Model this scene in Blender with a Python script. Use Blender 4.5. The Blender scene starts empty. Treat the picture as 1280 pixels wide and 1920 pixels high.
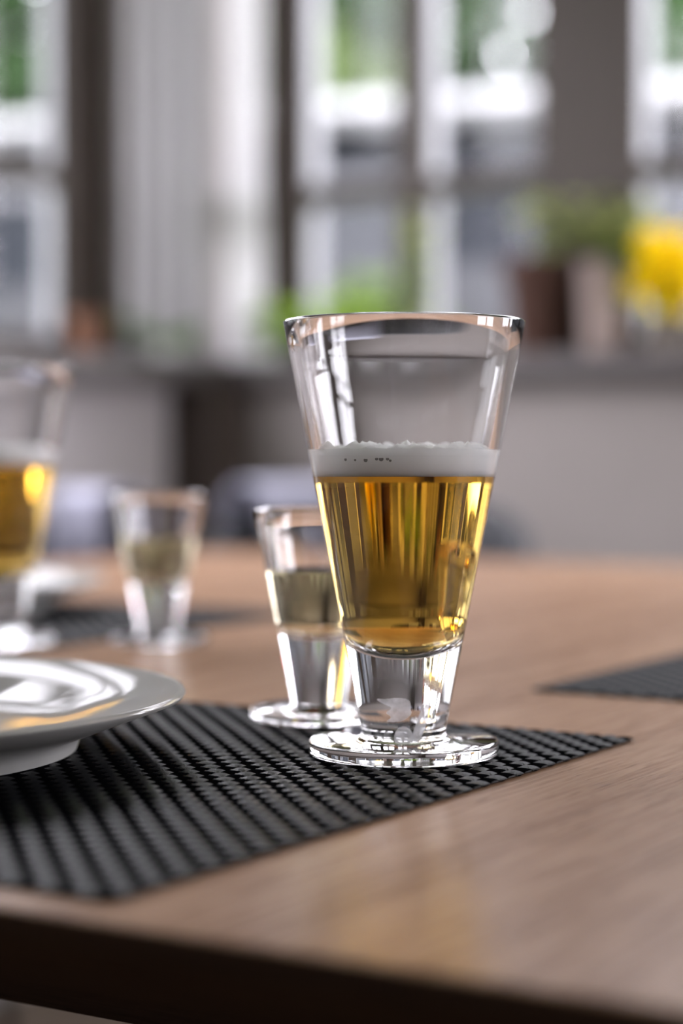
import bpy, bmesh, math, random
from mathutils import Vector, Matrix, noise
random.seed(7)
PI = math.pi
S = bpy.context.scene
COL = S.collection

# ------------------------------------------------------------------ camera
TABLE = 0.740                       # table height
EYE = TABLE + 0.1134
YAW = math.atan2(0.5225, 0.8526)
cam = bpy.data.cameras.new('camera')
camo = bpy.data.objects.new('camera', cam)
COL.objects.link(camo)
camo.location = (0, 0, EYE)
camo.rotation_euler = (PI/2 - math.radians(1.8), 0, YAW)
cam.sensor_fit = 'VERTICAL'
cam.sensor_height = 36.0
cam.lens = 3750/1920*36
cam.clip_start = 0.02
cam.clip_end = 200
cam.dof.use_dof = True
cam.dof.focus_distance = 0.698
cam.dof.aperture_fstop = 3.9
S.camera = camo

# ------------------------------------------------------------------ sky and exposure
w = bpy.data.worlds.new('overcast_sky')
S.world = w
w.use_nodes = True
wn = w.node_tree.nodes['Background']
wn.inputs['Color'].default_value = (0.94, 0.92, 1.0, 1)
wn.inputs['Strength'].default_value = 9.0
S.view_settings.view_transform = 'Standard'
S.view_settings.look = 'None'
S.view_settings.gamma = 1
S.view_settings.use_curve_mapping = False
S.view_settings.exposure = 0.9
cy = S.cycles
cy.max_bounces = 20
cy.transmission_bounces = 16
cy.transparent_max_bounces = 24
cy.glossy_bounces = 8
cy.diffuse_bounces = 8
cy.sample_clamp_indirect = 25.0
cy.use_denoising = True

def portal(loc, rot, sx, sy):
    l = bpy.data.lights.new('window_portal', 'AREA')
    l.shape = 'RECTANGLE'; l.size = sx; l.size_y = sy
    l.cycles.is_portal = True
    o = bpy.data.objects.new('window_portal', l); COL.objects.link(o)
    o.location = loc; o.rotation_euler = rot
    return o
# portals only steer sampling of the sky through the real window openings
portal((0.0, 3.05, 1.56), (-PI/2, 0, 0), 4.0, 1.12)
portal((-2.18, 1.5, 1.56), (0, -PI/2, 0), 1.12, 2.4)
portal((2.46, 1.85, 1.70), (0, PI/2, 0), 1.4, 1.3)

# ------------------------------------------------------------------ helpers
def tag(o, label=None, cat=None, group=None, kind=None):
    if label: o['label'] = label
    if cat: o['category'] = cat
    if group: o['group'] = group
    if kind: o['kind'] = kind
    return o

def empty(name, loc=(0, 0, 0), rz=0.0):
    o = bpy.data.objects.new(name, None)
    COL.objects.link(o)
    o.location = loc
    o.rotation_euler = (0, 0, rz)
    o.empty_display_size = 0.02
    return o

class MB:
    """collects verts and faces, then links them as ONE mesh object"""
    def __init__(self):
        self.v = []; self.f = []; self.mi = []
    def add(self, vs, fs, m=0):
        b = len(self.v)
        self.v += [tuple(p) for p in vs]
        self.f += [tuple(i + b for i in q) for q in fs]
        self.mi += [m]*len(fs)
        return self
    def box(self, x0, x1, y0, y1, z0, z1, m=0):
        vs = [(x, y, z) for z in (z0, z1) for y in (y0, y1) for x in (x0, x1)]
        fs = [(0, 2, 3, 1), (4, 5, 7, 6), (0, 1, 5, 4), (2, 6, 7, 3), (0, 4, 6, 2), (1, 3, 7, 5)]
        return self.add(vs, fs, m)
    def tube(self, pts, rad, n=10, caps=True):
        pts = [Vector(p) for p in pts]
        k = len(pts)
        rs = rad if isinstance(rad, (list, tuple)) else [rad]*k
        vs = []
        for i, p in enumerate(pts):
            d = (pts[min(i+1, k-1)] - pts[max(i-1, 0)]).normalized()
            a = d.cross(Vector((0, 0, 1)))
            if a.length < 1e-3: a = d.cross(Vector((1, 0, 0)))
            a.normalize(); b = d.cross(a)
            for j in range(n):
                t = 2*PI*j/n
                vs.append(p + a*math.cos(t)*rs[i] + b*math.sin(t)*rs[i])
        fs = []
        for i in range(k-1):
            for j in range(n):
                j2 = (j+1) % n
                fs.append((i*n+j, i*n+j2, (i+1)*n+j2, (i+1)*n+j))
        if caps:
            fs.append(tuple(range(n-1, -1, -1)))
            fs.append(tuple((k-1)*n+j for j in range(n)))
        # outward normals: a,b,d are right handed the other way round
        fs = [tuple(reversed(q)) for q in fs]
        return self.add(vs, fs)
    def lathe(self, prof, n=64, m=0, close_start=False, close_end=False):
        """prof runs so that the outside is to the right when z goes up"""
        vs = []; fs = []; idx = []
        for (r, z) in prof:
            if r < 1e-7:
                idx.append([len(vs)]); vs.append((0, 0, z))
            else:
                idx.append(list(range(len(vs), len(vs)+n)))
                vs += [(r*math.cos(2*PI*j/n), r*math.sin(2*PI*j/n), z) for j in range(n)]
        for a, b in zip(idx[:-1], idx[1:]):
            for j in range(n):
                j2 = (j+1) % n
                if len(a) == 1 and len(b) == 1: continue
                if len(a) == 1: fs.append((a[0], b[j2], b[j]))
                elif len(b) == 1: fs.append((a[j], a[j2], b[0]))
                else: fs.append((a[j], a[j2], b[j2], b[j]))
        if close_start and len(idx[0]) > 1: fs.append(tuple(reversed(idx[0])))
        if close_end and len(idx[-1]) > 1: fs.append(tuple(idx[-1]))
        return self.add(vs, fs, m)
    def mesh(self, name, mats, smooth=False, angle=None):
        me = bpy.data.meshes.new(name)
        me.from_pydata(self.v, [], self.f)
        for m in (mats if isinstance(mats, (list, tuple)) else [mats]):
            me.materials.append(m)
        for p, k in zip(me.polygons, self.mi):
            p.material_index = k
            p.use_smooth = smooth
        me.update()
        if smooth and angle:
            me.set_sharp_from_angle(angle=math.radians(angle))
        return me
    def build(self, name, mats, parent=None, smooth=False, angle=None):
        o = bpy.data.objects.new(name, self.mesh(name, mats, smooth, angle))
        COL.objects.link(o)
        if parent: o.parent = parent
        return o

def link_mesh(name, me, parent=None, loc=(0, 0, 0), rot=(0, 0, 0), scale=(1, 1, 1)):
    o = bpy.data.objects.new(name, me)
    COL.objects.link(o)
    if parent: o.parent = parent
    o.location = loc; o.rotation_euler = rot; o.scale = scale
    return o

def copy_tree(o, parent=None):
    c = o.copy()
    COL.objects.link(c)
    c.parent = parent
    for ch in list(o.children):
        copy_tree(ch, c)
    return c

def bevel(o, wd, seg=2):
    b = o.modifiers.new('bevel', 'BEVEL'); b.width = wd; b.segments = seg; b.limit_method = 'ANGLE'
    return o

# ------------------------------------------------------------------ materials
def pm(name, col, rough=0.5, metal=0.0, spec=0.5, coat=0.0, trans=0.0, ior=1.5, sss=0.0, noise_amt=0.0, noise_scale=20.0, bump=0.0, bump_scale=80.0, coat_rough=0.1):
    m = bpy.data.materials.new(name); m.use_nodes = True
    nt = m.node_tree; p = nt.nodes['Principled BSDF']
    p.inputs['Base Color'].default_value = (*col, 1)
    p.inputs['Roughness'].default_value = rough
    p.inputs['Metallic'].default_value = metal
    p.inputs['Specular IOR Level'].default_value = spec
    p.inputs['Coat Weight'].default_value = coat
    p.inputs['Coat Roughness'].default_value = coat_rough
    p.inputs['Transmission Weight'].default_value = trans
    p.inputs['IOR'].default_value = ior
    p.inputs['Subsurface Weight'].default_value = sss
    if sss: p.inputs['Subsurface Radius'].default_value = (0.004, 0.004, 0.004)
    tc = nt.nodes.new('ShaderNodeTexCoord')
    if noise_amt:
        n = nt.nodes.new('ShaderNodeTexNoise'); n.inputs['Scale'].default_value = noise_scale
        n.inputs['Detail'].default_value = 5
        nt.links.new(tc.outputs['Object'], n.inputs['Vector'])
        r = nt.nodes.new('ShaderNodeValToRGB')
        r.color_ramp.elements[0].position = 0.3; r.color_ramp.elements[1].position = 0.7
        r.color_ramp.elements[0].color = (*[c*(1-noise_amt) for c in col], 1)
        r.color_ramp.elements[1].color = (*[min(1, c*(1+noise_amt)) for c in col], 1)
        nt.links.new(n.outputs['Fac'], r.inputs['Fac'])
        nt.links.new(r.outputs['Color'], p.inputs['Base Color'])
    if bump:
        n2 = nt.nodes.new('ShaderNodeTexNoise'); n2.inputs['Scale'].default_value = bump_scale
        nt.links.new(tc.outputs['Object'], n2.inputs['Vector'])
        b = nt.nodes.new('ShaderNodeBump'); b.inputs['Strength'].default_value = bump; b.inputs['Distance'].default_value = 0.002
        nt.links.new(n2.outputs['Fac'], b.inputs['Height'])
        nt.links.new(b.outputs['Normal'], p.inputs['Normal'])
    return m

def interface(name, ior, tint=(1, 1, 1), absorb=None, density=0.0):
    """a boundary between two clear media; front face is the side with the lower index step"""
    m = bpy.data.materials.new(name); m.use_nodes = True
    nt = m.node_tree; nt.nodes.remove(nt.nodes['Principled BSDF'])
    g = nt.nodes.new('ShaderNodeBsdfGlass')
    g.inputs['Color'].default_value = (*tint, 1)
    g.inputs['Roughness'].default_value = 0.0
    g.inputs['IOR'].default_value = ior
    out = nt.nodes['Material Output']
    nt.links.new(g.outputs[0], out.inputs['Surface'])
    if absorb:
        v = nt.nodes.new('ShaderNodeVolumeAbsorption')
        v.inputs['Color'].default_value = (*absorb, 1)
        v.inputs['Density'].default_value = density
        nt.links.new(v.outputs[0], out.inputs['Volume'])
    return m

def thin_glass(name):
    m = bpy.data.materials.new(name); m.use_nodes = True
    nt = m.node_tree; nt.nodes.remove(nt.nodes['Principled BSDF'])
    t = nt.nodes.new('ShaderNodeBsdfTransparent'); t.inputs[0].default_value = (0.97, 0.97, 0.975, 1)
    g = nt.nodes.new('ShaderNodeBsdfGlossy'); g.inputs['Roughness'].default_value = 0.02
    fr = nt.nodes.new('ShaderNodeFresnel'); fr.inputs['IOR'].default_value = 1.45
    mx = nt.nodes.new('ShaderNodeMixShader')
    ge = nt.nodes.new('ShaderNodeNewGeometry'); mr = nt.nodes.new('ShaderNodeMapRange')
    mr.inputs[3].default_value = 1.25; mr.inputs[4].default_value = 1/1.25    # same reflectance from both faces of the sheet
    nt.links.new(ge.outputs['Backfacing'], mr.inputs[0]); nt.links.new(mr.outputs[0], fr.inputs['IOR'])
    nt.links.new(fr.outputs[0], mx.inputs[0]); nt.links.new(t.outputs[0], mx.inputs[1]); nt.links.new(g.outputs[0], mx.inputs[2])
    nt.links.new(mx.outputs[0], nt.nodes['Material Output'].inputs['Surface'])
    return m

def cloth(name, col, translucent):
    m = bpy.data.materials.new(name); m.use_nodes = True
    nt = m.node_tree; nt.nodes.remove(nt.nodes['Principled BSDF'])
    d = nt.nodes.new('ShaderNodeBsdfDiffuse'); d.inputs[0].default_value = (*col, 1)
    t = nt.nodes.new('ShaderNodeBsdfTranslucent'); t.inputs[0].default_value = (*col, 1)
    mx = nt.nodes.new('ShaderNodeMixShader'); mx.inputs[0].default_value = translucent
    nt.links.new(d.outputs[0], mx.inputs[1]); nt.links.new(t.outputs[0], mx.inputs[2])
    nt.links.new(mx.outputs[0], nt.nodes['Material Output'].inputs['Surface'])
    return m

def oak(name, dark, light, rough, along='Y', coat=0.0, spec=0.04):
    m = bpy.data.materials.new(name); m.use_nodes = True
    nt = m.node_tree; p = nt.nodes['Principled BSDF']
    tc = nt.nodes.new('ShaderNodeTexCoord')
    mp = nt.nodes.new('ShaderNodeMapping')
    mp.inputs['Scale'].default_value = (1, 0.045, 1) if along == 'Y' else (0.045, 1, 1)
    nt.links.new(tc.outputs['Object'], mp.inputs['Vector'])
    def nz(scale, det, rg=0.6):
        n = nt.nodes.new('ShaderNodeTexNoise'); n.inputs['Scale'].default_value = scale
        n.inputs['Detail'].default_value = det; n.inputs['Roughness'].default_value = rg
        nt.links.new(mp.outputs['Vector'], n.inputs['Vector']); return n
    broad = nz(26, 4); fine = nz(420, 3); pores = nz(900, 2)
    ramp = nt.nodes.new('ShaderNodeValToRGB')
    ramp.color_ramp.elements[0].position = 0.38; ramp.color_ramp.elements[0].color = (*dark, 1)
    ramp.color_ramp.elements[1].position = 0.62; ramp.color_ramp.elements[1].color = (*light, 1)
    mixv = nt.nodes.new('ShaderNodeMath'); mixv.operation = 'MULTIPLY_ADD'
    mixv.inputs[1].default_value = 0.5
    nt.links.new(fine.outputs['Fac'], mixv.inputs[0])
    half = nt.nodes.new('ShaderNodeMath'); half.operation = 'MULTIPLY'; half.inputs[1].default_value = 0.5
    nt.links.new(broad.outputs['Fac'], half.inputs[0])
    nt.links.new(half.outputs[0], mixv.inputs[2])
    nt.links.new(mixv.outputs[0], ramp.inputs['Fac'])
    pr = nt.nodes.new('ShaderNodeValToRGB')
    pr.color_ramp.elements[0].position = 0.30; pr.color_ramp.elements[0].color = (0.62, 0.58, 0.55, 1)
    pr.color_ramp.elements[1].position = 0.42; pr.color_ramp.elements[1].color = (1, 1, 1, 1)
    nt.links.new(pores.outputs['Fac'], pr.inputs['Fac'])
    mul = nt.nodes.new('ShaderNodeMix'); mul.data_type = 'RGBA'; mul.blend_type = 'MULTIPLY'; mul.inputs[0].default_value = 1.0
    nt.links.new(ramp.outputs['Color'], mul.inputs[6]); nt.links.new(pr.outputs['Color'], mul.inputs[7])
    nt.links.new(mul.outputs[2], p.inputs['Base Color'])
    p.inputs['Roughness'].default_value = rough
    p.inputs['Coat Weight'].default_value = coat
    p.inputs['Specular IOR Level'].default_value = spec
    b = nt.nodes.new('ShaderNodeBump'); b.inputs['Strength'].default_value = 0.25; b.inputs['Distance'].default_value = 0.0006
    nt.links.new(pores.outputs['Fac'], b.inputs['Height']); nt.links.new(b.outputs['Normal'], p.inputs['Normal'])
    return m

def sheen(m, rough, fac):
    """swap the principled shader of m for a diffuse body under a thin even wax sheen"""
    nt = m.node_tree; p = nt.nodes['Principled BSDF']
    d = nt.nodes.new('ShaderNodeBsdfDiffuse'); g = nt.nodes.new('ShaderNodeBsdfGlossy'); mx = nt.nodes.new('ShaderNodeMixShader')
    g.inputs['Roughness'].default_value = rough; g.inputs['Color'].default_value = (1, 1, 1, 1)
    mx.inputs[0].default_value = fac
    bc = p.inputs['Base Color']
    if bc.links: nt.links.new(bc.links[0].from_socket, d.inputs['Color'])
    else: d.inputs['Color'].default_value = bc.default_value
    if p.inputs['Normal'].links:
        for q in (d, g): nt.links.new(p.inputs['Normal'].links[0].from_socket, q.inputs['Normal'])
    nt.links.new(d.outputs[0], mx.inputs[1]); nt.links.new(g.outputs[0], mx.inputs[2])
    nt.links.new(mx.outputs[0], nt.nodes['Material Output'].inputs['Surface'])
    nt.nodes.remove(p)
    return m
M = {}
M['oak'] = sheen(oak('oak_veneer', (0.190, 0.105, 0.064), (0.345, 0.222, 0.148), 0.36), 0.25, 0.045)
M['edge'] = oak('oak_edge_unlit', (0.025, 0.012, 0.006), (0.045, 0.023, 0.012), 0.45, along='X', spec=0.1)  # dark colour carries the lack of light on the table edge
sheen(M['edge'], 0.4, 0.01)
M['floor'] = oak('floor_oak', (0.16, 0.12, 0.09), (0.30, 0.24, 0.19), 0.5, along='X')
M['wall'] = pm('warm_grey_paint', (0.30, 0.27, 0.255), 0.75, noise_amt=0.03, noise_scale=6, bump=0.05)
M['wall_lit'] = pm('wall_paint_lit', (0.48, 0.445, 0.445), 0.75, noise_amt=0.03, noise_scale=6, bump=0.05)  # same wall paint, lightened for the stronger light on the left wall
M['plaster'] = pm('white_plaster', (0.60, 0.59, 0.585), 0.8, noise_amt=0.02, noise_scale=5, bump=0.05)
M['ceiling'] = pm('ceiling_white', (0.82, 0.81, 0.80), 0.85, bump=0.05)
M['frame'] = pm('taupe_frame_paint', (0.056, 0.042, 0.033), 0.5, spec=0.3, noise_amt=0.06, noise_scale=9)
M['reveal'] = pm('white_gloss_paint', (0.25, 0.25, 0.265), 0.45, noise_amt=0.02)
M['sill'] = pm('grey_sill_paint', (0.085, 0.073, 0.070), 0.45, noise_amt=0.06, noise_scale=8)
M['post'] = pm('dark_brown_strip', (0.055, 0.039, 0.030), 0.5, noise_amt=0.15, noise_scale=14)
M['pane'] = thin_glass('window_glass')
M['glass'] = interface('clear_glass', 1.50)
M['beer_side'] = interface('beer_against_glass', 1.335/1.50, absorb=(0.925, 0.72, 0.0), density=66)
M['beer_top'] = interface('beer_surface', 1.335, absorb=(0.925, 0.72, 0.0), density=66)
M['aqua_side'] = interface('spirit_against_glass', 1.355/1.50, absorb=(0.985, 0.80, 0.12), density=23)
M['aqua_top'] = interface('spirit_surface', 1.355, absorb=(0.985, 0.80, 0.12), density=23)
M['foam'] = pm('beer_foam', (0.985, 0.98, 0.98), 0.9, spec=0.0, sss=1.0)
M['foam'].node_tree.nodes['Principled BSDF'].inputs['Subsurface Radius'].default_value = (1, 1, 1)
M['foam'].node_tree.nodes['Principled BSDF'].inputs['Subsurface Scale'].default_value = 0.010
M['bubble'] = pm('dark_bubble', (0.30, 0.29, 0.28), 0.2)
M['etch'] = None
M['plastic'] = pm('black_woven_plastic', (0.003, 0.0035, 0.005), 0.32, spec=0.10, bump=0.3, bump_scale=1500)
sheen(M['plastic'], 0.30, 0.075)
M['plastic_dull'] = pm('black_warp_plastic', (0.003, 0.003, 0.0035), 0.7, spec=0.0)
M['porcelain'] = sheen(pm('white_porcelain', (0.36, 0.355, 0.34), 0.1), 0.05, 0.075)
M['leather'] = pm('black_leather', (0.008, 0.009, 0.012), 0.5, spec=0.15, bump=0.15, bump_scale=300)
M['metal'] = pm('dark_steel', (0.05, 0.05, 0.055), 0.35, metal=0.9)
M['back_highlight'] = pm('lavender_grey_highlight', (0.36, 0.36, 0.44), 0.9, noise_amt=0.08, noise_scale=120, bump=0.4, bump_scale=300)  # sky highlight on the dark chair leather, given as a surface colour
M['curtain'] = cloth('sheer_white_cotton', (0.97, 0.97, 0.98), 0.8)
M['curtain_shaded'] = cloth('white_cotton_shaded', (0.50, 0.49, 0.50), 0.4)  # white cotton greyed, the left curtain's shade is in its colour
M['terracotta'] = pm('terracotta', (0.058, 0.022, 0.012), 0.8, noise_amt=0.15, noise_scale=30, bump=0.1)
M['orange_clay'] = pm('orange_clay', (0.16, 0.07, 0.036), 0.8, noise_amt=0.12, noise_scale=30)
M['pink_clay'] = pm('pale_pink_clay', (0.36, 0.28, 0.25), 0.8, noise_amt=0.06, noise_scale=30)
M['white_pot'] = pm('white_glaze', (0.85, 0.86, 0.86), 0.25, noise_amt=0.02)
M['grey_pot'] = pm('grey_brown_clay', (0.17, 0.145, 0.12), 0.8, noise_amt=0.08)
M['soil'] = pm('potting_soil', (0.03, 0.02, 0.015), 0.95, noise_amt=0.4, noise_scale=90, bump=0.6)
def leafmat(name, col, tr=0.4):
    return cloth(name, col, tr)
M['leaf_bright'] = leafmat('bright_green_leaf', (0.26, 0.40, 0.045), 0.5)
M['leaf_mid'] = leafmat('mid_green_leaf', (0.12, 0.22, 0.035), 0.45)
M['leaf_olive'] = leafmat('olive_leaf', (0.29, 0.32, 0.12), 0.55)
M['leaf_dark'] = leafmat('dark_green_leaf', (0.05, 0.12, 0.02), 0.3)
M['petal'] = cloth('yellow_petal', (0.95, 0.74, 0.012), 0.4)
M['stem'] = pm('green_stem', (0.12, 0.2, 0.05), 0.6, noise_amt=0.1)
M['tree_leaf'] = leafmat('tree_leaf', (0.025, 0.048, 0.018), 0.35)
M['tree_leaf_light'] = leafmat('pale_tree_leaf', (0.055, 0.08, 0.027), 0.4)
M['bark'] = pm('bark', (0.07, 0.055, 0.045), 0.9, noise_amt=0.3, noise_scale=20, bump=0.5)
M['white_board'] = pm('white_fascia_paint', (0.27, 0.27, 0.275), 0.5, noise_amt=0.02)
M['grey_board'] = pm('grey_window_paint', (0.06, 0.06, 0.064), 0.5)
M['pale_wall'] = pm('sky_blocker_render', (0.30, 0.30, 0.31), 0.85, noise_amt=0.06, noise_scale=3)
M['house'] = pm('blue_grey_boards', (0.011, 0.0125, 0.016), 0.8, spec=0.15, noise_amt=0.1, noise_scale=4)
M['house_glass'] = pm('dark_window_glass', (0.01, 0.012, 0.015), 0.15, spec=0.2)
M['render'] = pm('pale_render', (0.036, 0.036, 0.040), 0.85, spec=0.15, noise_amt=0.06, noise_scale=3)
M['grass'] = pm('lawn', (0.06, 0.11, 0.03), 0.95, noise_amt=0.3, noise_scale=3)
M['roofing'] = pm('roof_felt', (0.12, 0.12, 0.12), 0.9, noise_amt=0.1)

def etch_mat():
    m = bpy.data.materials.new('frosted_etching'); m.use_nodes = True
    nt = m.node_tree; nt.nodes.remove(nt.nodes['Principled BSDF'])
    d = nt.nodes.new('ShaderNodeBsdfDiffuse'); d.inputs[0].default_value = (0.75, 0.74, 0.76, 1)
    t = nt.nodes.new('ShaderNodeBsdfTransparent')
    n = nt.nodes.new('ShaderNodeTexNoise'); n.inputs['Scale'].default_value = 350
    tc = nt.nodes.new('ShaderNodeTexCoord'); nt.links.new(tc.outputs['Object'], n.inputs['Vector'])
    mr = nt.nodes.new('ShaderNodeMapRange'); mr.inputs[1].default_value = 0.3; mr.inputs[2].default_value = 0.7
    mr.inputs[3].default_value = 0.50; mr.inputs[4].default_value = 0.80
    nt.links.new(n.outputs['Fac'], mr.inputs[0])
    mx = nt.nodes.new('ShaderNodeMixShader')
    tl_ = nt.nodes.new('ShaderNodeBsdfTranslucent'); tl_.inputs[0].default_value = (0.92, 0.91, 0.94, 1)
    m2 = nt.nodes.new('ShaderNodeMixShader'); m2.inputs[0].default_value = 0.65
    nt.links.new(d.outputs[0], m2.inputs[1]); nt.links.new(tl_.outputs[0], m2.inputs[2])
    nt.links.new(mr.outputs[0], mx.inputs[0]); nt.links.new(t.outputs[0], mx.inputs[1]); nt.links.new(m2.outputs[0], mx.inputs[2])
    nt.links.new(mx.outputs[0], nt.nodes['Material Output'].inputs['Surface'])
    return m
M['etch'] = etch_mat()

# ------------------------------------------------------------------ room shell
XL, XR, YB, YF, ZC = -2.07, 2.40, 2.90, -2.20, 2.55
SILL = 1.005
TOP = 2.12
T = 0.20
tag(MB().box(XL-T, XR+T, YF-T, YB+T, -0.05, 0).build('floor', M['floor']), 'grey brown oak floor under the dining table', kind='structure')
tag(MB().box(XL-T, XR+T, YF-T, YB+T, ZC, ZC+0.1).build('ceiling', M['ceiling']), 'plain white ceiling', kind='structure')

def wall_x(name, y0, y1, x0, x1, ox0, ox1, oz0, oz1, label):
    m = MB()
    m.box(x0, x1, y0, y1, 0, oz0)
    m.box(x0, x1, y0, y1, oz1, ZC)
    m.box(x0, ox0, y0, y1, oz0, oz1)
    m.box(ox1, x1, y0, y1, oz0, oz1)
    return tag(m.build(name, M['wall']), label, kind='structure')
def wall_y(name, x0, x1, y0, y1, oy0, oy1, oz0, oz1, label):
    m = MB()
    m.box(x0, x1, y0, y1, 0, oz0)
    m.box(x0, x1, y0, y1, oz1, ZC)
    m.box(x0, x1, y0, oy0, oz0, oz1)
    m.box(x0, x1, oy1, y1, oz0, oz1)
    return tag(m.build(name, M['wall_lit'] if name == 'wall_left' else M['wall']), label, kind='structure')
wall_x('wall_back', YB, YB+T, XL-T, XR+T, XL+0.0, 2.0, SILL-0.04, TOP, 'warm grey wall below the right hand windows')
wall_y('wall_left', XL-0.09, XL, YF-T, YB, 0.3, 2.70, SILL-0.04, TOP, 'wall below and beside the left hand window, coloured lighter as lit')
wall_y('wall_right', XR, XR+T, YF-T, YB, 1.2, 2.5, 1.0, 2.4, 'plain wall behind the camera side with wide window')
tag(MB().box(XL-T, XR+T, YF-T, YF, 0, ZC).build('wall_front', M['plaster']), 'plain wall behind the camera', kind='structure')
# white plaster lining on the pier between the corner and the left window
tag(MB().box(XL, XL+0.012, 2.70, YB, SILL, ZC).build('trim_1', M['plaster']), 'white plaster lining in the room corner', kind='structure')
# sills
tag(bevel(MB().box(-2.03, XR, 2.86, 3.06, SILL-0.040, SILL).build('trim_2', M['sill']), 0.004), 'dark grey window sill on the right holding plant pots', kind='structure')
tag(bevel(MB().box(XL-0.10, -2.00, 0.2, 2.86, SILL-0.040, SILL).build('trim_3', M['sill']), 0.004), 'grey window sill on the left', kind='structure')
# dark brown upright strip in the corner under the sill
tag(bevel(MB().box(XL, XL+0.10, YB-0.10, YB, 0, SILL-0.041).build('trim_4', M['post']), 0.01), 'dark brown upright strip in the corner under the sill', kind='structure')
tag(MB().box(XL+0.1, XR, YB-0.015, YB, 0, 0.09).build('baseboard_back', M['plaster']), kind='structure')
tag(MB().box(XL, XL+0.015, YF, YB-0.1, 0, 0.09).build('baseboard_left', M['plaster']), kind='structure')

# back window: frame posts with taupe inner faces and white reveals towards the panes
def post(m, x0, x1, y0, y1, z0, z1, side):
    """taupe post; the narrow faces that look along the wall are white"""
    vs = [(x, y, z) for z in (z0, z1) for y in (y0, y1) for x in (x0, x1)]
    fs = [(0, 2, 3, 1), (4, 5, 7, 6), (0, 1, 5, 4), (2, 6, 7, 3), (0, 4, 6, 2), (1, 3, 7, 5)]
    for i, q in enumerate(fs):
        white = (side == 'x' and i in (4, 5)) or (side == 'y' and i in (2, 3))
        m.add(vs, [q], 1 if white else 0)
FY0, FY1 = 2.985, 3.035
win = empty('window_1', (0, 0, 0)); tag(win, 'right hand window of taupe framed panes above the sill', kind='structure')
FM = [M['frame'], M['reveal']]
MID0, MID1 = 1.283, 1.318           # transom
def wpost(x0, x1, y0=FY0, y1=FY1, name='post'):
    m = MB(); post(m, x0, x1, y0, y1, SILL, TOP, 'x'); return m.build(name, FM, win)
wpost(-1.990, -1.898)               # dark post beside the curtain
wpost(-1.720, -1.652, name='mullion')
wpost(-1.453, -1.268)               # broad post
wpost(-1.03, -0.97, name='mullion')
wpost(-0.76, -0.58)
wpost(-0.36, -0.30, name='mullion')
wpost(-0.08, 0.10)
wpost(0.55, 0.61, name='mullion')
wpost(1.05, 1.23)
wpost(1.90, 2.0)
for (a, b) in ((-2.07, -1.990), (-1.898, -1.720), (-1.652, -1.453), (-1.268, -1.03), (-0.97, -0.76), (-0.58, -0.36), (-0.30, -0.08), (0.10, 0.55), (0.61, 1.05), (1.23, 1.90)):
    MB().box(a, b, FY0, FY1-0.01, MID0, MID1).build('transom', M['frame'], win)
    MB().box(a, b, FY0, FY1, TOP-0.06, TOP).build('head_rail', M['frame'], win)
    MB().box(a, b, FY0, FY1, SILL, SILL+0.035).build('bottom_rail', M['frame'], win)
    for (z0, z1) in ((SILL+0.035, MID0), (MID1, TOP-0.06)):
        MB().box(a, b, FY1-0.008, FY1-0.004, z0, z1).build('pane', M['pane'], win)
# left window
FX0, FX1 = -2.147, -2.120
win2 = empty('window_2'); tag(win2, 'left hand window with taupe frame at the left picture edge', kind='structure')
for (a, b, nm) in ((2.56, 2.70, 'post'), (2.0, 2.07, 'mullion'), (1.4, 1.54, 'post'), (0.9, 0.96, 'mullion'), (0.3, 0.44, 'post')):
    m = MB(); post(m, FX0, FX1, a, b, SILL, TOP, 'y'); m.build(nm, FM, win2)
ed = [2.56, 2.07, 2.0, 1.54, 1.4, 0.96, 0.9, 0.44]
for b, a in zip(ed[0::2], ed[1::2]):
    MB().box(FX0+0.01, FX1, a, b, MID0, MID1).build('transom', M['frame'], win2)
    MB().box(FX0, FX1, a, b, TOP-0.06, TOP).build('head_rail', M['frame'], win2)
    MB().box(FX0, FX1, a, b, SILL, SILL+0.035).build('bottom_rail', M['frame'], win2)
    for (z0, z1) in ((SILL+0.035, MID0), (MID1, TOP-0.06)):
        MB().box(FX0+0.004, FX0+0.008, a, b, z0, z1).build('pane', M['pane'], win2)
# windows behind the camera
win3 = empty('window_3'); tag(win3, 'wide window in the wall on the right', kind='structure')
for y in (1.2, 1.82, 2.44):
    MB().box(XR+0.05, XR+0.12, y, y+0.06, 1.0, 2.4).build('mullion', M['frame'], win3)
MB().box(XR+0.05, XR+0.12, 1.2, 2.5, 1.68, 1.73).build('transom', M['frame'], win3)

# ------------------------------------------------------------------ curtains in the room corner
def curtain(name, p0, p1, nrm, z0, z1, folds, amp, label, pinch, mat):
    p0, p1, nrm = Vector(p0), Vector(p1), Vector(nrm)
    m = MB(); nu, nv = 120, 40; vs = []; fs = []
    for j in range(nv+1):
        t = j/nv; z = z0 + (z1-z0)*t
        wd = 1 - pinch*math.exp(-((t-0.62)/0.16)**2) - 0.5*pinch*math.exp(-((t-0.3)/0.08)**2)
        for i in range(nu+1):
            u = i/nu
            q = p0 + (p1-p0)*(u*wd)
            a = amp*(math.sin(u*folds*2*PI + 0.6*math.sin(t*3)) + 0.35*math.sin(u*folds*4.3*PI+1))
            q = q + nrm*a
            vs.append((q.x, q.y, z))
    for j in range(nv):
        for i in range(nu):
            a = j*(nu+1)+i
            fs.append((a, a+1, a+nu+2, a+nu+1))
    m.add(vs, fs)
    o = m.build(name, mat, smooth=True)
    return tag(o, label, 'curtain', 'curtains in the room corner')
curtain('curtain', (-2.045, 2.935, 0), (-1.958, 2.935, 0), (0, 1, 0), SILL+0.002, 2.3, 2.5, 0.016, 'bright white curtain gathered at the left end of the right hand window', 0.16, M['curtain'])
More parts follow.
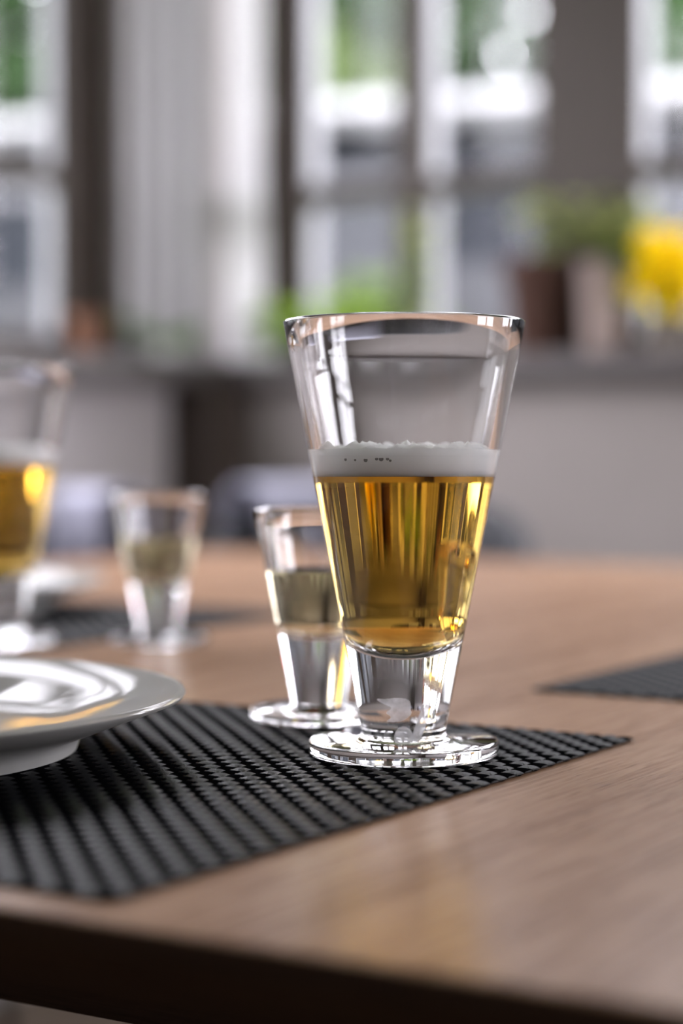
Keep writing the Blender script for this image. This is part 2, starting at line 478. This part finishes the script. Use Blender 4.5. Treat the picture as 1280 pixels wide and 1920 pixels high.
curtain('curtain', (-2.047, 2.89, 0), (-2.047, 2.66, 0), (1, 0, 0), SILL+0.002, 2.3, 3.0, 0.006, 'white curtain by the left hand window, greyed as in shade', 0.0, M['curtain_shaded'])
rod = MB().tube([(-2.05, 2.955, 2.31), (-1.2, 2.955, 2.31)], 0.011).build('curtain_rod', M['metal'])
rod['kind'] = 'structure'; rod.name = 'trim_5'
rod = MB().tube([(-2.047, 2.88, 2.315), (-2.047, 1.9, 2.315)], 0.011).build('trim_6', M['metal']); rod['kind'] = 'structure'

# ------------------------------------------------------------------ table
table = empty('dining_table', (-0.62, 1.1, 0))
tag(table, 'large oak veneer dining table in the foreground, edge coloured dark as unlit', 'table')
def table_outline():
    x0, x1, y0, y1 = -1.30, 0.10, 0.3735, 1.84
    pts = []
    n = 40
    for i in range(n+1):
        t = i/n; x = x0 + 0.03 + (x1-x0-0.06)*t
        pts.append((x, y0 + 0.006*((2*t-1)**2) ))
    pts += [(x1-0.008, y0+0.014), (x1, y0+0.04), (x1, y1-0.03), (x1-0.03, y1), (x0+0.03, y1), (x0, y1-0.03), (x0, y0+0.04), (x0+0.008, y0+0.014)]
    return pts
out = table_outline()
cx = sum(p[0] for p in out)/len(out); cyy = sum(p[1] for p in out)/len(out)
def inset(pts, d):
    n = len(pts); r = []
    for i in range(n):
        a, b, c = Vector(pts[i-1]), Vector(pts[i]), Vector(pts[(i+1) % n])
        e1 = (b-a).normalized(); e2 = (c-b).normalized()
        nn = Vector((-e1.y-e2.y, e1.x+e2.x)).normalized()
        r.append((b.x+nn.x*d, b.y+nn.y*d))
    return r
def slab(m, rings, mats):
    n = len(rings[0][0]); vs = []; fs = []
    for (pts, z) in rings: vs += [(p[0]-table.location.x, p[1]-table.location.y, z) for p in pts]
    for k in range(len(rings)-1):
        m.add(vs[k*n:(k+2)*n], [(i, (i+1) % n, n+(i+1) % n, n+i) for i in range(n)], mats[k])
    m.add(vs[:n], [tuple(reversed(range(n)))], mats[0])
    m.add(vs[-n:], [tuple(range(n))], 0)
tm = MB()
slab(tm, [(inset(out, 0.030), TABLE-0.026), (inset(out, 0.012), TABLE-0.022), (inset(out, 0.002), TABLE-0.0105), (out, TABLE-0.007), (inset(out, 0.0003), TABLE-0.0022), (inset(out, 0.0013), TABLE-0.0007), (inset(out, 0.003), TABLE)], [1, 1, 1, 1, 1, 0, 0])
tm.build('tabletop', [M['oak'], M['edge']], table)
for (x, y) in ((-1.2, 0.55), (0.0, 0.55), (-1.2, 1.72), (0.0, 1.72)):
    lm = MB().tube([(x+0.62, y-1.1, 0), (x+0.62, y-1.1, TABLE-0.026)], [0.018, 0.028], 16)
    lm.build('leg', M['edge'], table, smooth=True, angle=40)
for y in (0.56, 1.70):
    MB().box(-1.2+0.62, 0.62, y-1.1, y+0.02-1.1, TABLE-0.09, TABLE-0.026).build('apron', M['edge'], table)

# ------------------------------------------------------------------ woven placemats
P = 0.0064
NX, NY = 70, 51                      # strands across the long and the short side
AMP, TH, HW = 0.00062, 0.00050, 0.46*P
def strand(n, phase):
    """a flat crowned strip that runs along +x over n crossings, dipping at every second one"""
    vs = []; fs = []; per = 6
    k = n*per
    sec = [(-HW, 0.0), (-HW*0.55, TH*0.85), (0, TH), (HW*0.55, TH*0.85), (HW, 0.0), (0, -TH*0.3)]
    ns = len(sec)
    for i in range(k+1):
        s = i/per - 0.5
        c = math.cos(PI*(s+phase))
        z = AMP*math.copysign(abs(c)**0.75, c)
        x = (s+0.5)*P
        for (a, b) in sec: vs.append((x, a, z+b))
    for i in range(k):
        for j in range(ns):
            j2 = (j+1) % ns
            fs.append((i*ns+j, (i+1)*ns+j, (i+1)*ns+j2, i*ns+j2))
    fs.append(tuple(range(ns))); fs.append(tuple(k*ns+j for j in reversed(range(ns))))
    fs = [tuple(reversed(q)) for q in fs]
    return MB().add(vs, fs)
WEFT = [strand(NX, h).mesh('weft_strand', M['plastic'], smooth=True, angle=60) for h in (0, 1)]
WARP = [strand(NY, h).mesh('warp_strand', M['plastic_dull'], smooth=True, angle=60) for h in (0, 1)]
MATZ = TABLE + 0.0009
def placemat(x0, y0, label):
    """x0, y0: corner nearest the picture's lower left; long side along x"""
    t = empty('placemat', (x0, y0, MATZ))
    tag(t, label, 'placemat', 'black woven placemats on the table')
    for j in range(NY):
        link_mesh('weft_strand', WEFT[j % 2], t, (0, (j+0.5)*P, 0))
    for i in range(NX):
        link_mesh('warp_strand', WARP[(i+1) % 2], t, ((i+0.5)*P, 0, 0), (0, 0, PI/2))
    return t
placemat(-0.3072-NX*P, 0.3926, 'black woven placemat under the tall beer glass nearest the camera')
placemat(-0.412, 0.842, 'black woven placemat at the right picture edge with nothing on it')
placemat(-0.735-NX*P, 0.835, 'black woven placemat at the left under the farther beer glass')
MATTOP = MATZ + AMP + TH

# ------------------------------------------------------------------ glassware
SEG = 128
def cone_r(z, za, ra, zb, rb): return ra + (rb-ra)*(z-za)/(zb-za)

def drink_glass(name, label, group, loc, dims, liquid, foam_h, mats, liquid_name):
    """dims: base radius, base thickness, stem radius, rim radius, height, wall top, wall low, cavity floor, liquid level"""
    br, bt, sr, rr, H, wt, wl, cz, lz = dims
    t = empty(name, loc); tag(t, label, 'glass', group)
    zs = bt + 0.0026*rr/0.044
    def ro(z): return cone_r(z, zs, sr, H-0.0012, rr)
    zk = cz + (lz-cz)*0.27           # where the rounded cavity floor meets the wall
    def ri(z): return ro(z) - (wl + (wt-wl)*max(0, (z-zk))/(H-zk))
    # inner contour from cavity floor to rim
    inner = []
    for k in range(15):
        a = PI/2*k/14
        inner.append((ri(zk)*math.sin(a)**0.9 if k else 0.0, zk-(zk-cz)*math.cos(a)))
    top_in = lz + foam_h
    def wall_pts(z0, z1, n): return [(ri(z0+(z1-z0)*i/n), z0+(z1-z0)*i/n) for i in range(1, n+1)]
    liquid_prof = inner + wall_pts(zk, lz, 14)
    foam_prof = [(ri(lz), lz)] + wall_pts(lz, top_in, 4) if foam_h else []
    up = wall_pts(top_in, H-0.0012, 10)
    start = [(ri(top_in), top_in)]
    outer = [(0, 0), (br-0.0010, 0), (br-0.0003, 0.0002), (br, 0.0008), (br, bt-0.0008), (br-0.0003, bt-0.0002), (br-0.0010, bt), (sr+0.0045, bt+0.0002), (sr+0.0018, bt+0.0007), (sr+0.0005, bt+0.0015), (sr, zs)]
    outer += [(ro(zs+(H-0.0012-zs)*i/12), zs+(H-0.0012-zs)*i/12) for i in range(1, 13)]
    rin = ri(H-0.0012); mid = (rr+rin)/2; hw = (rr-rin)/2
    lip = [(mid+hw*math.cos(PI*k/10), H-0.0012+0.0012*math.sin(PI*k/10)) for k in range(1, 10)]
    prof = outer + lip + list(reversed(up)) + start
    g = MB().lathe(prof, SEG).build('glass_body', M['glass'], t, smooth=True, angle=50)
    # liquid: contact surface with the glass, plus its free surface
    lm = MB(); lm.lathe(liquid_prof, SEG, 0)
    top = [(ri(lz), lz), (ri(lz)*0.6, lz), (0, lz)]
    lm.lathe(top, SEG, 1)
    lm.build(liquid_name, mats, t, smooth=True, angle=50)
    if foam_h:
        fm = MB(); vs = []; fs = []
        n = SEG
        e = 0.00012
        prof2 = [(0, lz+e), (ri(lz)*0.5, lz+e), (ri(lz+e), lz+e)] + foam_prof[1:]
        fm.lathe(prof2, n)
        # bumpy top
        rings = 26; R0 = ri(top_in); base = len(fm.v)
        idx = [[base - n + j for j in range(n)]]
        for k in range(1, rings):
            r = R0*(1-k/rings); ids = []
            for j in range(n):
                a = 2*PI*j/n; x, y = r*math.cos(a), r*math.sin(a)
                p = Vector((x*190, y*190, 0.0))
                hgt = 0.0022*noise.noise(p*0.55) + 0.0022*noise.noise(p*1.5) + 0.0011*noise.noise(p*4)
                fall = min(1, k/1.5)
                fm.v.append((x, y, top_in + fall*(hgt + 0.0004)))
                ids.append(len(fm.v)-1)
            idx.append(ids)
        for a, b in zip(idx[:-1], idx[1:]):
            for j in range(n):
                j2 = (j+1) % n
                fm.f.append((a[j], a[j2], b[j2], b[j])); fm.mi.append(0)
        fm.v.append((0, 0, top_in+0.0006)); c = len(fm.v)-1
        for j in range(n):
            fm.f.append((idx[-1][j], idx[-1][(j+1) % n], c)); fm.mi.append(0)
        fm.build('foam', M['foam'], t, smooth=True)
    return t, ro, ri

BEER = (0.0347, 0.0053, 0.0153, 0.0440, 0.1585, 0.0040, 0.0040, 0.0364, 0.1020)
SHOT = (0.0288, 0.0042, 0.0112, 0.0270, 0.0870, 0.0028, 0.0028, 0.0335, 0.0620)
g1, ro1, ri1 = drink_glass('beer_glass', 'tall conical beer glass half full of golden beer with white foam, in focus', 'footed beer glasses',
    (-0.3622, 0.6346, MATTOP), BEER, True, 0.0098, [M['beer_side'], M['beer_top']], 'beer')
g2, _, _ = drink_glass('beer_glass', 'blurred beer glass cut off by the left picture edge', 'footed beer glasses',
    (-0.7692, 0.8759, MATTOP), BEER, True, 0.0098, [M['beer_side'], M['beer_top']], 'beer')
s1, _, _ = drink_glass('shot_glass', 'small footed shot glass with pale amber spirit just left behind the tall beer glass', 'footed shot glasses',
    (-0.4411, 0.702, MATTOP), SHOT, True, 0, [M['aqua_side'], M['aqua_top']], 'spirit')
s2, _, _ = drink_glass('shot_glass', 'blurred small shot glass farther back between the two beer glasses', 'footed shot glasses',
    (-0.7054, 0.9454, TABLE), SHOT, True, 0, [M['aqua_side'], M['aqua_top']], 'spirit')

# frosted etching on the stem of the sharp glass and dark bubbles in its foam
def on_glass(dxpx, ypx, ro, off):
    k = 0.716/3750
    z = 0.1112 - (ypx-842)*k - (MATTOP-TABLE)
    r = ro(z) + off
    s = max(-0.98, min(0.98, dxpx*k/r))
    a = math.asin(s)
    fwd = Vector((0.3622, -0.6346, 0)).normalized()
    right = Vector((-fwd.y, fwd.x, 0))
    d = fwd*math.cos(a) + right*math.sin(a)
    return (d.x*r, d.y*r, z)
def inside(pt, poly):
    x, y = pt; c = False; j = len(poly)-1
    for i in range(len(poly)):
        xi, yi = poly[i]; xj, yj = poly[j]
        if (yi > y) != (yj > y) and x < (xj-xi)*(y-yi)/(yj-yi)+xi: c = not c
        j = i
    return c
shapes = [
    [(703, 1299), (725, 1299), (745, 1295), (770, 1299), (769, 1316), (773, 1326), (760, 1338), (742, 1343), (722, 1343), (737, 1333), (721, 1326), (738, 1315), (716, 1308)],
    [(781, 1345), (792, 1312), (801, 1300), (808, 1318), (801, 1345), (790, 1375), (778, 1388), (772, 1370)],
    [(757+18*math.cos(2*PI*k/28), 1374+23*math.sin(2*PI*k/28)) for k in range(28)],
]
def chaikin(p):
    r = []
    for a, b in zip(p, p[1:]+p[:1]):
        r += [(0.75*a[0]+0.25*b[0], 0.75*a[1]+0.25*b[1]), (0.25*a[0]+0.75*b[0], 0.25*a[1]+0.75*b[1])]
    return r
em = MB(); st = 1.0
for poly in shapes:
    poly = chaikin(chaikin(poly))
    xs = [p[0] for p in poly]; ys = [p[1] for p in poly]
    x = min(xs)
    while x < max(xs):
        y = min(ys)
        while y < max(ys):
            if inside((x+st/2, y+st/2), poly):
                em.add([on_glass(a-757, b, ro1, 0.00006) for a, b in ((x, y+st), (x+st, y+st), (x+st, y), (x, y))], [(0, 1, 2, 3)])
            y += st
        x += st
em.build('etched_emblem', M['etch'], g1)['label'] = 'frosted white etching of a leaf shape and a round dot'
bm_ = MB()
for (px, py, rr_) in ((629, 848, 3), (650, 849, 2.2), (673, 849, 4), (697, 847, 3), (707, 847, 4.5), (721, 847, 3), (727, 850, 2.5)):
    k = 0.716/3750
    p = Vector(on_glass((px-757)*0.80, py, ri1, -0.00002))
    n = Vector((p.x, p.y, 0)).normalized(); u = Vector((-n.y, n.x, 0))
    ring = [p + n*0.00008 + u*(rr_*k*math.cos(2*PI*j/10)) + Vector((0, 0, rr_*k*math.sin(2*PI*j/10))) for j in range(10)]
    bm_.add(ring, [tuple(range(10))])
b_ = bm_.build('foam_bubbles', M['bubble'], g1); b_['kind'] = 'stuff'; b_['label'] = 'dark little bubbles in the foam'

# ------------------------------------------------------------------ plates
def plate(label, loc):
    R = 0.135
    prof = [(0, 0.003), (0.060, 0.003), (0.090, 0.0), (0.0945, 0.0), (0.0955, 0.003), (0.0965, 0.0055), (0.112, 0.0115), (0.1342, 0.0197), (R, 0.0208), (0.1345, 0.0219), (0.1325, 0.0222), (0.112, 0.0150), (0.096, 0.0100), (0.088, 0.0072), (0.060, 0.0064), (0, 0.0062)]
    t = empty('plate', loc); tag(t, label, 'plate', 'white porcelain plates')
    MB().lathe(prof, 160).build('plate_body', M['porcelain'], t, smooth=True, angle=60)
    return t
plate('white footed plate on the placemat at the lower left edge', (-0.5486, 0.526, MATTOP))
plate('blurred white plate standing farther back on the left placemat', (-0.985, 1.03, MATTOP))

# ------------------------------------------------------------------ chairs
def chair(loc, rz, label):
    """tub chair: faces +y in its own frame, curved back at -y"""
    t = empty('tub_chair', loc, rz); tag(t, label, 'chair', 'black tub chairs around the table')
    R, th = 0.20, 0.035
    m = MB(); vs = []; fs = []; na = 40
    sec = []
    for k in range(12):
        a = 2*PI*k/12
        sec.append((0.5*th*math.cos(a), math.sin(a)))
    for i in range(na+1):
        a = PI + PI*(-0.12) + PI*1.24*i/na
        e = abs(2*i/na-1)
        hi = 0.79 - 0.10*e**2.5; lo = 0.43
        for (dr, sz) in sec:
            r = R + dr
            z = (hi+lo)/2 + sz*(hi-lo)/2 if abs(sz) < 0.2 else ((hi-th/2) + (sz*th/2) if sz > 0 else (lo+th/2)+sz*th/2)
            vs.append((r*math.cos(a), r*math.sin(a), z))
    n = 12
    for i in range(na):
        for j in range(n):
            j2 = (j+1) % n
            fs.append((i*n+j, i*n+j2, (i+1)*n+j2, (i+1)*n+j))
    fs.append(tuple(reversed(range(n)))); fs.append(tuple(na*n+j for j in range(n)))
    m.add(vs, fs).build('backrest', M['leather'], t, smooth=True, angle=60)
    MB().lathe([(0, 0.42), (0.165, 0.42), (0.18, 0.43), (0.18, 0.455), (0.165, 0.472), (0, 0.476)], 40).build('seat', M['leather'], t, smooth=True, angle=60)
    for (x, y) in ((0.13, 0.13), (-0.13, 0.13), (0.13, -0.13), (-0.13, -0.13)):
        MB().tube([(x*1.35, y*1.35, 0), (x, y, 0.425)], [0.009, 0.013], 12).build('leg', M['metal'], t, smooth=True, angle=40)
    return t
def back_highlight(loc, rz, a0, a1, hi, drop_in, drop_out, label, drop_in2=None):  # draped sheet added as the sky highlight along a dark chair back
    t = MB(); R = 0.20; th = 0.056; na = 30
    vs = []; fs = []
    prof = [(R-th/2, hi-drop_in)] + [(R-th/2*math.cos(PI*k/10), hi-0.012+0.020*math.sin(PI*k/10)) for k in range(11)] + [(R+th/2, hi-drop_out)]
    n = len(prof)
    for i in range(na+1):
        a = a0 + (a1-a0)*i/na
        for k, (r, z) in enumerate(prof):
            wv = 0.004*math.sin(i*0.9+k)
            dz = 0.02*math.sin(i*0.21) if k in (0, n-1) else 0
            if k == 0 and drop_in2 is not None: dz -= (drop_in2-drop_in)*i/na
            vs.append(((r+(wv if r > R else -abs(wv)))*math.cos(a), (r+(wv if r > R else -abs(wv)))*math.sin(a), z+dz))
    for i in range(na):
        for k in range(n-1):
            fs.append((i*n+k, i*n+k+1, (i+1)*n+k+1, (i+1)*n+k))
    o = t.add(vs, fs).build('back_highlight', M['back_highlight'], smooth=True)
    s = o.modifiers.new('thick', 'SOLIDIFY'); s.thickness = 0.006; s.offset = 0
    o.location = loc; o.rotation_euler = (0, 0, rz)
    return tag(o, label, 'blanket', 'sky highlights modelled on the chair backs')
CA = ((-1.31, 2.19, 0), PI + 0.35)
CB = ((-1.64, 1.80, 0), -PI/2 - 0.3)
chair(CA[0], CA[1], 'black tub chair beyond the table end, seen left of the beer glass')
chair(CB[0], CB[1], 'black tub chair by the left side of the table, behind the far shot glass')

back_highlight(CA[0], CA[1], 4.98, 5.85, 0.800, 0.15, 0.22, 'pale lavender grey sheet for the sky highlight on the chair beyond the table end', 0.03)
back_highlight(CB[0], CB[1], 2.75, 3.45, 0.795, 0.10, 0.22, 'pale lavender grey sheet for the sky highlight on the chair at the left side of the table')

# ------------------------------------------------------------------ plants on the sill
def leaf_mesh(name, L, W, mat, droop=0.35):
    vs = []; fs = []; n = 6
    for i in range(n+1):
        t = i/n; wd = W*math.sin(PI*min(1, 0.06+t*0.94))**0.8*(1-0.25*t)
        x = L*t; z = -droop*L*t*t
        vs += [(x, -wd/2, z+0.12*wd), (x, 0, z), (x, wd/2, z+0.12*wd)]
    for i in range(n):
        for k in (0, 1):
            a = i*3+k
            fs.append((a, a+3, a+4, a+1))
    return MB().add(vs, fs).mesh(name, mat, smooth=True)
def pot(t, r0, r1, h, mat, rim=True, saucer=False):
    w_ = 0.006
    prof = [(0, 0), (r0, 0), (r0+(r1-r0)*0.78, h*0.78)]
    if rim: prof += [(r1*1.06, h*0.78), (r1*1.08, h)]
    else: prof += [(r1, h)]
    prof += [(r1-w_, h), (r1-w_-0.002, h*0.86)]
    MB().lathe(prof, 40).build('pot', mat, t, smooth=True, angle=35)
    MB().lathe([(r1-w_-0.002, h*0.86), (r1*0.5, h*0.9), (0, h*0.9)], 24).build('soil', M['soil'], t, smooth=True)
def plant(name, loc, potspec, leaves, label, cat='plant'):
    """leaves: list of (mesh, count, base height, spread, up angle range, scale range, stem height, centre offset)"""
    t = empty(name, loc); tag(t, label, cat, 'potted plants on the window sill')
    if potspec: pot(t, *potspec)
    for (me, cnt, zb, spread, (u0, u1), (s0, s1), hh, off) in leaves:
        for i in range(cnt):
            a = random.uniform(0, 2*PI); up = random.uniform(u0, u1); sc = random.uniform(s0, s1)
            r = spread*math.sqrt(random.random())
            z = zb + hh*random.random()
            p = (off[0]+r*math.cos(a), off[1]+0.5*r*math.sin(a), z)
            link_mesh('leaf', me, t, p, (random.uniform(-0.5, 0.5), -up, a), (sc, sc, sc))
        st_ = MB()
        for i in range(5):
            a = 2*PI*i/5
            st_.tube([(0.01*math.cos(a), 0.01*math.sin(a), zb*0.85), (off[0]*0.6+spread*0.5*math.cos(a), off[1]*0.6+spread*0.3*math.sin(a), zb+hh*0.7)], 0.002, 6)
        st_.build('stem', M['stem'], t)
    return t
LB = leaf_mesh('leaf', 0.06, 0.03, M['leaf_bright'])
LM = leaf_mesh('leaf', 0.07, 0.035, M['leaf_mid'])
LO = leaf_mesh('leaf', 0.06, 0.035, M['leaf_olive'])
LD = leaf_mesh('leaf', 0.06, 0.035, M['leaf_dark'])
# terracotta pot right
plant('potted_plant', (-1.425, 2.925, SILL), (0.036, 0.050, 0.155, M['terracotta']),
      [(LO, 64, 0.165, 0.085, (0.0, 0.9), (0.6, 1.0), 0.075, (0.085, 0.0))], 'olive green plant in a dark terracotta pot right of the beer glass rim')
plant('potted_plant', (-1.318, 2.945, SILL), (0.028, 0.036, 0.150, M['pink_clay'], False),
      [(LD, 14, 0.13, 0.03, (0.1, 0.7), (0.5, 0.8), 0.03, (0.045, 0.0)), (LO, 14, 0.18, 0.05, (0.0, 0.8), (0.6, 0.9), 0.05, (0.02, 0.0))], 'leafy plant in a pale pink clay pot between terracotta pot and yellow flowers')
# bright green plant behind the glass
plant('potted_plant', (-1.815, 2.925, SILL), (0.035, 0.042, 0.05, M['white_pot'], False),
      [(LB, 70, 0.035, 0.11, (-0.2, 0.8), (0.6, 1.0), 0.06, (0.0, 0.0))], 'bright green spreading plant directly behind the beer glass rim')
plant('potted_plant', (-1.945, 2.905, SILL), (0.034, 0.040, 0.075, M['white_pot'], False),
      [(LB, 44, 0.02, 0.045, (0.0, 1.0), (0.5, 0.8), 0.08, (0.05, -0.01))], 'bright green plant in a white pot in front of the white curtain')
plant('potted_plant', (-1.655, 2.945, SILL), (0.022, 0.028, 0.05, M['white_pot'], False),
      [(LO, 26, 0.06, 0.03, (0.5, 1.3), (0.4, 0.8), 0.20, (0.0, 0.0))], 'slender upright pale green plant in front of the window mullion')
# small clay pot left
plant('potted_plant', (-2.085, 2.60, SILL), (0.024, 0.032, 0.07, M['orange_clay']),
      [(LM, 14, 0.05, 0.03, (0.0, 0.5), (0.5, 0.7), 0.02, (0.0, 0.05))], 'small orange clay pot on the left window sill')
plant('potted_plant', (-2.014, 2.71, SILL), (0.018, 0.022, 0.022, M['white_pot'], False),
      [(LM, 26, 0.02, 0.035, (0.0, 0.8), (0.4, 0.6), 0.03, (0.012, 0.0))], 'low green plant right of the small orange clay pot')
# yellow flowers
fl = empty('yellow_flowers', (-1.195, 2.925, SILL)); tag(fl, 'pot of yellow flowers at the right picture edge', 'flowers')
pot(fl, 0.030, 0.040, 0.055, M['grey_pot'], False)
PET = leaf_mesh('petal', 0.034, 0.017, M['petal'], 0.15)
for i in range(16):
    a = 2.4*i; r = 0.056*math.sqrt((i+0.5)/16)
    c = Vector((0.012+r*math.cos(a), 0.5*r*math.cos(a*2.3)-0.01, 0.122 + r*math.sin(a)))
    hd = MB().lathe([(0, -0.004), (0.006, -0.002), (0.007, 0.002), (0, 0.005)], 10).build('flower', M['petal'], fl, smooth=True)
    hd.location = c; hd.rotation_euler = (1.1+0.4*math.sin(i), 0.5*math.cos(i*2.1), 0)
    for k in range(10):
        link_mesh('petal', PET, hd, (0, 0, 0.001), (0, -0.15-0.25*(k % 2), 2*PI*k/10))
    MB().tube([(0, 0, 0.045), tuple(c*0.6+Vector((0, 0, 0.03))), tuple(c)], 0.0016, 6).build('stem', M['stem'], fl)
for i in range(16):
    a = random.uniform(0, 2*PI)
    link_mesh('leaf', LM, fl, (-0.03+0.03*math.cos(a), 0.02*math.sin(a), random.uniform(0.06, 0.14)), (0, -random.uniform(0, 0.7), a), (0.8, 0.8, 0.8))

# ------------------------------------------------------------------ outdoors
tag(MB().box(-40, 40, -30, 45, -0.40, -0.302).build('lawn', M['grass']), 'green lawn outside', 'grass', kind='stuff')
house = empty('neighbour_house', (-4.97, 9.2, -0.3), math.radians(13)); tag(house, 'low blue grey house with a bright white roof edge outside the windows', 'house')
MB().box(-9, 9, 0.0, 1.6, 0, 2.75).build('house_wall', M['house'], house)
MB().box(-9.6, 9.6, -0.22, 1.9, 2.86, 2.93).build('roof', M['roofing'], house)
MB().box(-9.6, 9.6, -0.26, -0.222, 2.898, 2.955).build('fascia_board', M['white_board'], house)
MB().box(-9.6, 9.6, -0.22, -0.002, 2.83, 2.858).build('soffit', M['grey_board'], house)
for x in (-7.5, -4.6, -2.9, -1.0, 0.6, 2.2, 4.5, 6.6):
    f_ = MB().box(x, x+0.95, -0.03, 0.0, 1.45, 2.60).build('house_window', M['grey_board'], house)
    MB().box(x+0.07, x+0.88, -0.045, -0.031, 1.52, 2.53).build('pane', M['house_glass'], f_)
cw = MB().box(-9.3, -9.0, -12, 4.5, -0.3, 3.6).build('sky_blocker_wall', M['pale_wall']); tag(cw, 'unseen pale wall added to block low sky outside the left hand window', 'wall')  # out of view, added to keep low sky out of the pane reflections
gw = MB().box(-13, 3, 7.3, 7.5, -0.3, 1.62).build('garden_wall', M['render']); tag(gw, 'pale grey garden wall in front of the blue grey house', 'wall')

def foliage(n, rx, ry, rz, lsz, mat, name):
    m = MB()
    for i in range(n):
        while True:
            p = Vector((random.uniform(-1, 1), random.uniform(-1, 1), random.uniform(-1, 1)))
            l = p.length
            if 0.45 < l < 1: break
        q = Vector((p.x*rx, p.y*ry, p.z*rz))
        q += Vector((noise.noise(p*3), noise.noise(p*3+Vector((9, 0, 0))), noise.noise(p*3+Vector((0, 9, 0)))))*0.25*rx
        a = Vector((random.gauss(0, 1), random.gauss(0, 1), random.gauss(0, 1))).normalized()
        b = a.orthogonal().normalized(); s = lsz*random.uniform(0.6, 1.3)
        m.add([q-a*s, q+b*s*0.55, q+a*s, q-b*s*0.55], [(0, 1, 2, 3)])
    return m.mesh(name, mat)
TF = [foliage(5200, 1.9, 1.7, 2.3, 0.20, M['tree_leaf'], 'foliage'), foliage(3600, 1.7, 1.6, 2.1, 0.20, M['tree_leaf_light'], 'foliage')]
TR = MB().tube([(0, 0, 0), (0.05, 0.02, 1.6), (0, 0, 3.2)], [0.17, 0.13, 0.06], 10).mesh('trunk', M['bark'], smooth=True)
for (x, y, k, sc_, lab) in ((-13.4, 14.6, 0, 0.95, 'dark green tree seen through the left hand window'),
                          (-9.5, 14.6, 1, 0.95, 'pale yellow green tree above the white roof edge, left of the mullion'),
                          (-5.0, 15.2, 0, 0.98, 'dark green tree above the white roof edge at the broad window post')):
    t = empty('garden_tree', (x, y, -0.3), x)
    tag(t, lab, 'tree', 'garden trees behind the low house')
    t.scale = (sc_, sc_, sc_)
    link_mesh('trunk', TR, t)
    link_mesh('foliage', TF[k], t, (0, 0, 3.0))
hm = MB()
for i in range(16000):
    q = Vector((random.uniform(-20, 4), 19 + random.uniform(-0.6, 0.6) + 0.5*math.sin(i), random.uniform(0.1, 6.5)))
    a = Vector((random.gauss(0, 1), random.gauss(0, 1), random.gauss(0, 1))).normalized()
    b = a.orthogonal().normalized(); z_ = random.uniform(0.15, 0.32)
    hm.add([q-a*z_, q+b*z_*0.6, q+a*z_, q-b*z_*0.6], [(0, 1, 2, 3)])
tag(hm.build('hedge', M['tree_leaf']), 'tall dark green hedge behind the garden trees', 'hedge', kind='stuff')
SH = foliage(900, 0.35, 0.3, 0.5, 0.06, M['tree_leaf_light'], 'foliage')
for i, (x, y, z) in enumerate(((-3.9, 6.6, 1.05),)):
    t = empty('garden_shrub', (x, y, -0.3)); tag(t, 'pale green shrub in front of the garden wall', 'shrub')
    MB().tube([(0, 0, 0), (0, 0, z+0.2)], [0.03, 0.015], 8).build('stem', M['bark'], t)
    link_mesh('foliage', SH, t, (0, 0, z+0.3))
